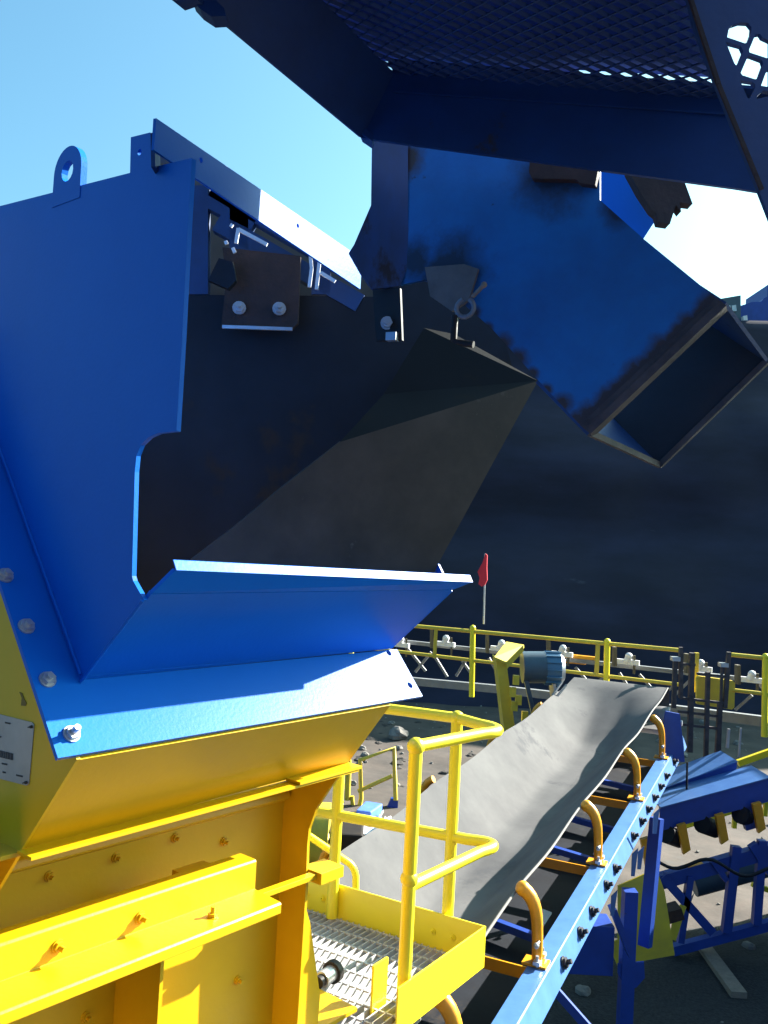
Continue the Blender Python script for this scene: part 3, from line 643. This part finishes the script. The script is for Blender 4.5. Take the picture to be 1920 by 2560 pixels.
# ---------------- drive: column, motor
dr = thing('conveyor_drive', 'tilted yellow drive column carrying a blue grey electric motor, left of the belt head', 'drive', at(1280, 1880, 10.6))
fq = lambda x, y: at(x, y, 10.5)
m = MB(); m.sheet(P([(1240, 1645), (1266, 1655), (1292, 1855), (1266, 1868)], fq), .35); m.build('column', YFAR, dr, .01)
m = MB(); tp = P([(1236, 1640), (1268, 1652), (1312, 1612), (1262, 1604)], fq)
m.hexa([at(1236, 1642, 10.45), at(1266, 1655, 10.45), at(1266, 1661, 10.45), at(1236, 1648, 10.45)], [at(1266, 1604, 11.2), at(1310, 1612, 11.2), at(1310, 1620, 11.2), at(1266, 1612, 11.2)])
m.sheet(P([(1266, 1656), (1308, 1614), (1309, 1628), (1268, 1672)], lambda x, y: at(x, y, 10.45)), .03)
m.build('cap', YFAR, dr)
for q in ((1290, 1700), (1282, 1730), (1296, 1750), (1286, 1765), (1312, 1790)): m = MB(); m.box(at(*q, 10.4), V((1, 0, 0)), V((0, 1, 0)), Z, .035, .03, .055); m.build('lug', YFAR, dr)
m = MB(); m.tube([at(1305, 1668, 10.6), at(1362, 1668, 10.6)], .19, 20); m.bar(at(1315, 1700, 10.5), at(1335, 1790, 10.5), .05, .05); m.build('gearbox', GREYM, dr)
m = MB(); m.tube([at(1362, 1669, 10.6), at(1398, 1670, 10.6)], .185, 20)
for i in range(14):
    t = math.pi*2*i/14; c = at(1380, 1670, 10.6); m.box(c+V((0, math.cos(t)*.185, math.sin(t)*.185)), V((1, 0, 0)), V((0, math.cos(t), math.sin(t))), V((0, -math.sin(t), math.cos(t))), .09, .02, .005)
m.build('motor_body', mat('slate_blue_motor_paint', (.07, .17, .27), .45), dr)
m = MB(); m.tube([at(1398, 1671, 10.6), at(1408, 1671, 10.6)], .185, 20, True, .15); m.build('fan_cover', STEEL, dr)
m = MB(); m.bar(at(1380, 1705, 10.6), at(1385, 1750, 10.6), .3, .03); m.bar(at(1405, 1705, 10.4), at(1380, 1740, 10.3), .02, .02); m.bar(at(1416, 1712, 10.4), at(1384, 1752, 10.3), .02, .02); m.build('mounting', STEEL, dr)

# ================================================================== FAR WALKWAY AND CONVEYOR
ra1, rb1 = at(1035, 1565, 13.2), at(1920, 1646, 11.2)
rdir = V((rb1.x-ra1.x, rb1.y-ra1.y, 0)).normalized(); rnn = rdir.cross(Z)
def fw_(x, y, off=0.0): return pl(x, y, ra1-rnn*off if rnn.y < 0 else ra1+rnn*off, rnn)
ff = thing('far_guard_rail', 'long weathered yellow guard rail on the far walkway, in front of the dark pit face', 'guard rail', fw_(1500, 1750))
m = MB(); L_ = ra1-(rb1-ra1)*.35; E1 = fw_(1702, 1626); m.tube([L_, ra1, E1], .028, 8); m.tube([fw_(1820, 1636), rb1, rb1+(rb1-ra1)*.4], .028, 8); m.build('top_rail', YFAR, ff)
m = MB(); k1 = fw_(1022, 1632); k2 = fw_(1700, 1712); m.tube([k1-(k2-k1)*.4, k1, k2], .025, 8); m.tube([fw_(1820, 1724), fw_(1925, 1736), fw_(2300, 1780)], .025, 8); m.build('mid_rail', YFAR, ff)
for (x, ya, yb) in ((1182, 1570, 1742), (1518, 1604, 1740), (1914, 1642, 1842), (880, 1552, 1700)):
    m = MB(); m.tube([fw_(x, ya), fw_(x-3, yb)], .04, 10); m.ball(fw_(x, ya), .045); m.build('post', YRAIL, ff)
for (x, ya, yb) in ((1090, 1573, 1645), (1495, 1608, 1690), (1742, 1632, 1730)):
    m = MB(); m.bar(fw_(x, ya), fw_(x-4, yb), .05, .05, V((1, 0, 0))); m.build('stanchion', YFAR, ff)
fc = thing('far_conveyor', 'distant long conveyor truss with white headed idlers, behind the yellow guard rail', 'conveyor', fw_(1500, 1800, 1.4))
F2 = lambda x, y: fw_(x, y, 1.2)
m = MB()
def ln(mm, p, q, w_=.05, t_=.05, f=F2): mm.bar(f(*p), f(*q), w_, t_)
ln(m, (700, 1570), (2200, 1735), .08, .06); ln(m, (700, 1672), (1240, 1722), .1, .12); ln(m, (1600, 1764), (2200, 1840), .1, .14)
ln(m, (1240, 1722), (1600, 1764), .1, .12)
m.build('chord', mat('grey_truss_steel', (.2, .21, .22), .6, .2, sc=6, amt=.6), fc)
for p, q in (((1018, 1620), (1064, 1678)), ((1038, 1680), (1078, 1630)), ((1086, 1640), (1118, 1692)), ((1155, 1652), (1178, 1684)), ((1140, 1690), (1165, 1650)), ((1222, 1645), (1248, 1690)), ((1438, 1668), (1492, 1732)), ((1460, 1735), (1510, 1692)), ((1548, 1682), (1590, 1748)), ((1598, 1686), (1658, 1754)), ((1640, 1752), (1684, 1715)), ((1690, 1735), (1735, 1690)), ((1838, 1775), (1880, 1738)), ((1890, 1700), (1930, 1750)), ((1340, 1660), (1380, 1715))):
    m = MB(); ln(m, p, q, .028, .04); m.build('truss_web', STEELD, fc)
for (x, y) in ((1000, 1602), (1113, 1600), (1252, 1612), (1405, 1625), (1570, 1645), (1750, 1662), (1878, 1690)):
    F3 = lambda x_, y_: fw_(x_, y_, 1.0)
    m = MB(); c = F3(x, y+10); m.box(c, rdir, rnn, Z, .16, .03, .035); m.tube([c-rdir*.02, F3(x+2, y-2)], .05, 10); m.ball(F3(x+2, y-4), .055); ib = m.build('idler', WHITE, fc)
    m = MB(); m.bar(F3(x+16, y-6), F3(x+15, y+40), .03, .03, V((1, 0, 0))); m.build('idler_frame', OLIVE, ib); m = MB(); m.bar(F3(x-34, y-28), F3(x-34, y+20), .1, .05, V((1, 0, 0))); m.build('idler_frame', OLIVE, ib)
m = MB()
for (xa, ya, xb, yb) in ((1420, 1636, 1495, 1655), (1375, 1638, 1462, 1658)):
    m.sheet([F2(xa, ya), F2(xb, ya+8), F2(xb, yb+4), F2(xa, yb-4)], .1)
m.build('belt_guard', ORG, fc)
# rusty scaffold frame & yellow panel
rf = thing('rusty_steel_frame', 'upright rusty steel frame standing right of the belt head, in front of the far walkway', 'frame', at(1750, 1900, 10.6))
f9 = lambda x, y: at(x, y, 11.1)
m = MB()
for p, q, w_ in (((1702, 1618), (1702, 1745), .045), ((1688, 1650), (1684, 1770), .05), ((1730, 1632), (1724, 1880), .06), ((1770, 1680), (1764, 1900), .05), ((1805, 1665), (1798, 1900), .03), ((1822, 1630), (1812, 1770), .05), ((1800, 1760), (1792, 1905), .055)):
    m = MB(); m.bar(f9(*p), f9(*q), w_, w_, V((1, 0, 0))); m.build('upright', RUSTP, rf)
for p, q in (((1702, 1660), (1738, 1662)), ((1742, 1684), (1822, 1692)), ((1700, 1745), (1812, 1758)), ((1695, 1778), (1805, 1792)), ((1680, 1808), (1800, 1822))):
    m = MB(); m.bar(f9(*p), f9(*q), .035, .03); m.build('crosspiece', RUSTP, rf)
m = MB()
m.box(f9(1688, 1647), V((1, 0, 0)), V((0, 1, 0)), Z, .05, .05, .025); m.build('cap', STEEL, rf); m = MB(); m.box(f9(1808, 1662), V((1, 0, 0)), V((0, 1, 0)), Z, .05, .05, .025); m.build('cap', STEEL, rf); m = MB(); m.bar(f9(1852, 1820), f9(1847, 1892), .02, .02, V((1, 0, 0))); m.build('rod', STEEL, rf); m = MB(); m.bar(f9(1822, 1822), f9(1818, 1870), .03, .03, V((1, 0, 0))); m.build('rod', STEEL, rf)
m = MB(); m.sheet(P([(1742, 1696), (1748, 1690), (1832, 1702), (1838, 1708), (1836, 1768), (1830, 1774), (1742, 1760)], lambda x, y: at(x, y, 11.35)), .05); tag(m.build('guard_board', YFAR, None, .01), 'square edged yellow guard panel behind the rusty upright frame', 'panel')

# red flag
rfg = thing('marker_flag', 'small red flag on a thin pole above the far yellow guard rail', 'flag', fw_(1207, 1560, .3))
m = MB(); m.tube([fw_(1209, 1560, .3), fw_(1213, 1384, .3)], .014, 8); m.build('pole', STEEL, rfg)
m = MB(); pts = P([(1213, 1384), (1218, 1388), (1217, 1420), (1218, 1450), (1211, 1464), (1203, 1466), (1196, 1460), (1199, 1445), (1194, 1430), (1201, 1416), (1207, 1405)], lambda x, y: fw_(x, y, .28)); m.sheet(pts, .02); m.build('cloth', REDM, rfg)

# hilltop plant seen beside the chute mouth
fh = lambda x, y: at(x, y, 32.5)
ht = thing('hilltop_plant', 'small distant shed and machinery on top of the dark pit face, at the right edge', 'plant', fh(1860, 830))
m = MB(); m.sheet(P([(1770, 752), (1852, 738), (1852, 800), (1770, 800)], fh), 2.0); m.build('shed', GREYM, ht)
m = MB(); m.sheet(P([(1808, 766), (1826, 763), (1828, 778), (1810, 780)], lambda x, y: at(x, y, 32.4)), .1); m.sheet(P([(1829, 764), (1840, 762), (1842, 777), (1831, 778)], lambda x, y: at(x, y, 32.4)), .1); m.build('window', STEEL, ht)
m = MB(); m.sheet(P([(1852, 764), (1880, 755), (1903, 754), (1910, 745), (1918, 742), (1919, 712), (1935, 712), (1935, 815), (1852, 815)], lambda x, y: at(x, y, 33)), 2); m.build('machine', BLUEK, ht)
m = MB(); m.sheet(P([(1858, 790), (1868, 788), (1870, 808), (1860, 811)], lambda x, y: at(x, y, 32.3)), .2); m.sheet(P([(1832, 808), (1858, 803), (1858, 810), (1832, 812)], lambda x, y: at(x, y, 32.3)), .2); m.build('bright_tank', WHITE, ht)

# ================================================================== SECOND CONVEYOR (right, blue truss)
bt = thing('blue_truss_conveyor', 'dark blue truss conveyor at the right edge with two sunlit channel tops', 'conveyor', at(1800, 2300, 10))
def bq(x, y): return at(x, y, 10.0)
def beam(p, q, w_, t_, mt, nm, root, d=10.0, tilt=None):
    m = MB(); m.bar(at(*p, d), at(*q, d), w_, t_, tilt); return m.build(nm, mt, root)
# upper channels: top given a lighter blue to look sunlit, dark front face
for (p, q, d) in (((1650, 1975), (1842, 1905), 10.4), ((1650, 2020), (1925, 1945), 9.9)):
    m = MB(); a, b = at(*p, d), at(*q, d); b.z = b.z
    hd = V((b.x-a.x, b.y-a.y, b.z-a.z)).normalized(); nn = hd.cross(Z).normalized(); nn = nn if nn.y < 0 else -nn
    m.hexa([a, b, b-Z*.26, a-Z*.26], [x_-nn*.012 for x_ in (a, b, b-Z*.26, a-Z*.26)]); cnl = m.build('channel', BLUEK, bt)
    m = MB(); m.hexa([x_+nn*.02+Z*.003 for x_ in (a, b, b+Z*.012, a+Z*.012)], [x_-nn*.50+Z*.003+Z*.0 for x_ in (a, b, b+Z*.012, a+Z*.012)]); m.build('top_flange', BLUEG, cnl)
beam((1640, 2205), (2100, 2075), .12, .15, BLUEK, 'truss_chord', bt)
beam((1680, 2375), (2100, 2265), .10, .10, BLUEK, 'truss_chord', bt)
for p, q, w_ in (((1850, 1975), (1878, 2070), .14), ((1840, 2115), (1815, 2330), .10), ((1655, 2190), (1780, 2330), .10), ((1880, 2110), (1925, 2180), .10), ((1905, 2100), (1890, 2310), .09), ((1780, 2150), (1815, 2200), .06), ((1725, 2190), (1700, 2355), .07)):
    m = MB(); m.bar(at(*p, 9.95), at(*q, 9.95), w_, .08, V((0, 1, 0))); m.build('truss_web', BLUEK, bt)
for (x, y) in ((1705, 2075), (1800, 2050), (1612, 2110), (1893, 2022)):
    m = MB(); m.sheet([at(x-10, y-10, 9.8), at(x+10, y-16, 9.8), at(x+22, y+50, 9.8), at(x+4, y+62, 9.8)], .06); m.build('idler_bracket', ORG, bt)
for (x, y) in ((1755, 2060), (1665, 2085), (1850, 2036)):
    m = MB(); m.tube([at(x, y, 9.9), at(x+32, y+12, 10.1)], .10, 14); m.build('roller', RUB, bt)
m = MB(); m.sheet(P([(1720, 2168), (1776, 2155), (1780, 2190), (1730, 2198)], lambda x, y: at(x, y, 9.95)), .1); m.build('yellow_block', ORG, bt)
m = MB(); m.tube([at(1730, 2205, 10.6), at(1930, 2150, 10.6)], .17, 16); m.build('return_pipe', GREYM, bt)
yr = thing('low_yellow_rail', 'low lime yellow rail running behind the blue truss conveyor', 'rail', at(1800, 2100, 11.5))
m = MB(); m.bar(at(1700, 2068, 11.3), at(1930, 1995, 11.3), .06, .06); m.bar(at(1845, 1908, 11.5), at(1930, 1878, 11.5), .06, .08); m.bar(at(1880, 2210, 11.0), at(1930, 2228, 11.0), .05, .06); m.bar(at(1690, 2190, 11.0), at(1830, 2150, 11.0), .05, .06); m.build('rail', YRAIL, yr)
for x, y in ((1838, 2030), (1915, 2000)):
    m = MB(); m.bar(at(x, y, 11.3), at(x-3, y+40, 11.3), .05, .05, V((1, 0, 0))); m.build('post', YRAIL, yr)

# ================================================================== YARD OBJECTS
def gp_(x, y, dz=0.0): return zp(x, y, GZ+dz)
# leaning yellow barrier on the ground
lb = thing('leaning_barrier', 'old yellow tubular barrier standing askew on the dirt behind the work platform', 'barrier', gp_(930, 2050))
d0 = gp_(970, 2020).y
f5 = lambda x, y: at(x, y, d0)
m = MB(); m.tube([f5(886, 2078), f5(903, 1995), f5(900, 1900), f5(985, 1870), f5(989, 2000)], .04, 8); m.build('frame', YFAR, lb)
m = MB(); m.tube([f5(895, 1978), f5(980, 1940)], .035, 8); m.tube([f5(872, 1900), f5(868, 2000)], .05, 8); m.tube([f5(880, 1990), f5(886, 2078)], .035, 8); m.build('crossbar', YFAR, lb)
m = MB(); c = f5(980, 2015); m.prof([c+V((-.12, 0, -.12)), c+V((.1, 0, -.12)), c+V((.1, 0, .12)), c+V((-.02, 0, .12))], V((0, .1, 0))); m.build('foot', BLUEK, lb)
# blue tub, white sheets, planks
m = MB(); a = [gp_(888, 2070), gp_(912, 2045), gp_(955, 2052), gp_(925, 2075)]
m.hexa(a, [p+Z*.28 for p in a]); tag(m.build('blue_crate', mat('faded_blue_plastic', (.1, .22, .75), .5), None, .02), 'small faded blue crate among the scrap behind the platform rail', 'crate')
def crumple(pts, name, label, cat, th=.03, mt=WHITE, bend=.25):
    m = MB(); n_ = 8; A, B, C_, D = [gp_(*p) for p in pts]; vs = []
    for t in (0, 1):
        for i in range(n_+1):
            for j in range(n_+1):
                s_, t_ = i/n_, j/n_; p = (A*(1-s_)+B*s_)*(1-t_)+(D*(1-s_)+C_*s_)*t_
                p.z += .06+bend*(abs(s_-.5)*1.4)**2+.12*abs(noise.noise(V((s_*3, t_*3, pts[0][0]))))+th*(1-t)
                vs.append(p)
    k = n_+1; fs = []
    for t in (0, 1): fs += [(t*k*k+i*k+j, t*k*k+i*k+j+1, t*k*k+(i+1)*k+j+1, t*k*k+(i+1)*k+j) for i in range(n_) for j in range(n_)]
    m.add(vs, fs, True); return tag(m.build(name, mt), label, cat)
crumple([(868, 2098), (945, 2112), (960, 2082), (890, 2068)], 'scrap_sheet', 'crumpled pale grey sheet lying beside the blue crate', 'scrap sheet', bend=.1)
crumple([(945, 2110), (1002, 2108), (1004, 2072), (975, 2082)], 'scrap_sheet', 'bright white curled sheet on the dirt, right of the crumpled grey one', 'scrap sheet', bend=.35)
crumple([(915, 2072), (945, 2085), (958, 2062), (925, 2055)], 'scrap_sheet', 'small white folded sheet just behind the other scrap sheets', 'scrap sheet', bend=.3)
for (p, q, w_, lb_) in (((858, 2125), (935, 2120), .5, 'wide sunlit grey board lying flat below the scrap sheets'), ((858, 2140), (932, 2160), .35, 'pale board lying nearest the platform under the scrap'), ((790, 2110), (860, 2130), .4, 'dusty board seen between the platform posts')):
    m = MB(); m.bar(gp_(*p, .06), gp_(*q, .06), w_, .08); tag(m.build('board', STONE), lb_, 'board', 'boards lying under the scrap')
m = MB(); m.bar(gp_(1758, 2368, .08), gp_(1848, 2490, .08), .16, .08); tag(m.build('timber_plank', WOOD), 'weathered timber plank lying in the dark dirt at bottom right', 'plank')
m = MB(); m.rock(gp_(996, 1836, .12), .22); tag(m.build('pale_stone', STONE), 'single pale stone on the dirt, beyond the platform guard rail', 'stone')
dbx = thing('yellow_scrap_machine', 'small dark machine with a yellow hood half hidden behind the feed box edge', 'machine', gp_(805, 2090))
m = MB(); c = gp_(805, 2085, .45); m.tube([c-V((.5, 0, 0)), c+V((.1, 0, .0))], .42, 16); m.build('hood', YFAR, dbx)
m = MB(); m.box(gp_(800, 2110, .25), V((1, 0, 0)), V((0, 1, 0)), Z, .6, .3, .25); m.build('base', DARKST, dbx, .03)
m = MB(); m.tube([gp_(775, 2105, .4), gp_(815, 2088, .55)], .07, 10); m.build('spout', YFAR, dbx)
for (p, q, w_, lb_) in (((1120, 2500), (1150, 2508), .15, 'small pale offcut near the platform corner'), ((1172, 2515), (1235, 2530), .16, 'long pale offcut near the bottom of the light blue stringer')):
    m = MB(); m.bar(gp_(*p, .07), gp_(*q, .07), w_, .02); tag(m.build('offcut', STONE), lb_, 'offcut', 'pale offcuts lying on the dark gravel')
for (x_, y_, r_2) in ((1690, 2230, .2), (1880, 2255, .14), (1720, 2310, .10), (1835, 2350, .12), (1655, 2130, .15), (1745, 2110, .18)):
    pass
m = MB(); m.prof([gp_(1690, 2350, .02), gp_(1722, 2250, .5), gp_(1735, 2232, .62), gp_(1716, 2290, .2)], V((.02, .03, 0))); tag(m.build('bent_sheet', WHITE), 'narrow bent white sheet standing in the dirt behind the blue truss', 'scrap sheet')
m = MB(); m.bar(at(1700, 2275, 9.4), at(1650, 2290, 9.4), .2, .12); tag(m.build('rusty_block', RUST), 'dark rusty block beside the sloping yellow guard plate', 'block')
m = MB(); m.tube([at(1640+14*k, 2150+16*math.sin(k*.5)+k*1.5, 9.6) for k in range(24)], .018, 6); tag(m.build('slack_hose', RUB), 'slack black hose drooping along the side of the blue truss', 'hose')
m = MB(); m.tube([at(1718, 1905, 10.2), at(1716, 2010, 10.2)], .012, 6); tag(m.build('hanging_cable', RUB), 'thin dark cable hanging in front of the blue channels', 'cable')
# loose lighter debris
m = MB()
for i in range(420):
    x = random.uniform(-5, 10); y = random.uniform(8, 27); r = random.choice((.015, .02, .02, .03, .035, .05, .09)); 
    m.rock(V((x, y, GZ+gh(x, y)+r*.3)), r)
struct(m.build('loose_stones', STONE), 'stuff')
# unseen blockers added to shade the scene, behind the viewer and to the right
cr = thing('sky_blocker', 'unseen dark block added behind the camera to cut sky light', 'sky blocker', V((0, -4, GZ)))
m = MB(); m.box(V((0, -5, 1.5)), V((1, 0, 0)), V((0, 1, 0)), Z, 9, 2.5, 6); m.build('wall', BLUED, cr)  # added wall, keeps sky light from behind the camera off the scene
m = MB(); m.box(V((.3, -.1, -2.35)), V((1, 0, 0)), V((0, 1, 0)), Z, 3.2, 2.38, .06); m.build('deck', DARKST, cr)  # added deck, stops light bouncing up from the near ground
ct_ = thing('shadow_caster', 'unseen rust streaked blue container standing right of the conveyors', 'occluder', V((8, 8.8, GZ)))
m = MB(); m.box(V((8.0, 9.3, GZ+1.85)), V((1, 0, 0)), V((0, 1, 0)), Z, 1.2, 3.1, 1.8)  # added box, sized to throw a shadow on the ground at right
for i in range(20): m.box(V((6.79, 6.4+.3*i, GZ+1.85)), V((1, 0, 0)), V((0, 1, 0)), Z, .03, .07, 1.6)
m.build('shell', BLUEW, ct_)
for i in range(4): m = MB(); m.box(V((8.0+(1.1 if i % 2 else -1.1), 9.3+(2.9 if i > 1 else -2.9), GZ+.04)), V((1, 0, 0)), V((0, 1, 0)), Z, .1, .1, .08); m.build('foot', DARKST, ct_)
m = MB()
for i in range(170):
    x = random.gauss(-.4, 2.6); y = random.uniform(12.5, 23); m.rock(V((x, y, GZ+gh(x, y)-.01)), random.choice((.05, .07, .10, .14)), .4)
struct(m.build('dirt_clods', mat('dark_dirt_clod', (.05, .042, .036), .95, sc=9, amt=.8)), 'stuff')
scene.render.engine = 'CYCLES'
for o in bpy.data.objects:
    if '_w' in o: del o['_w']
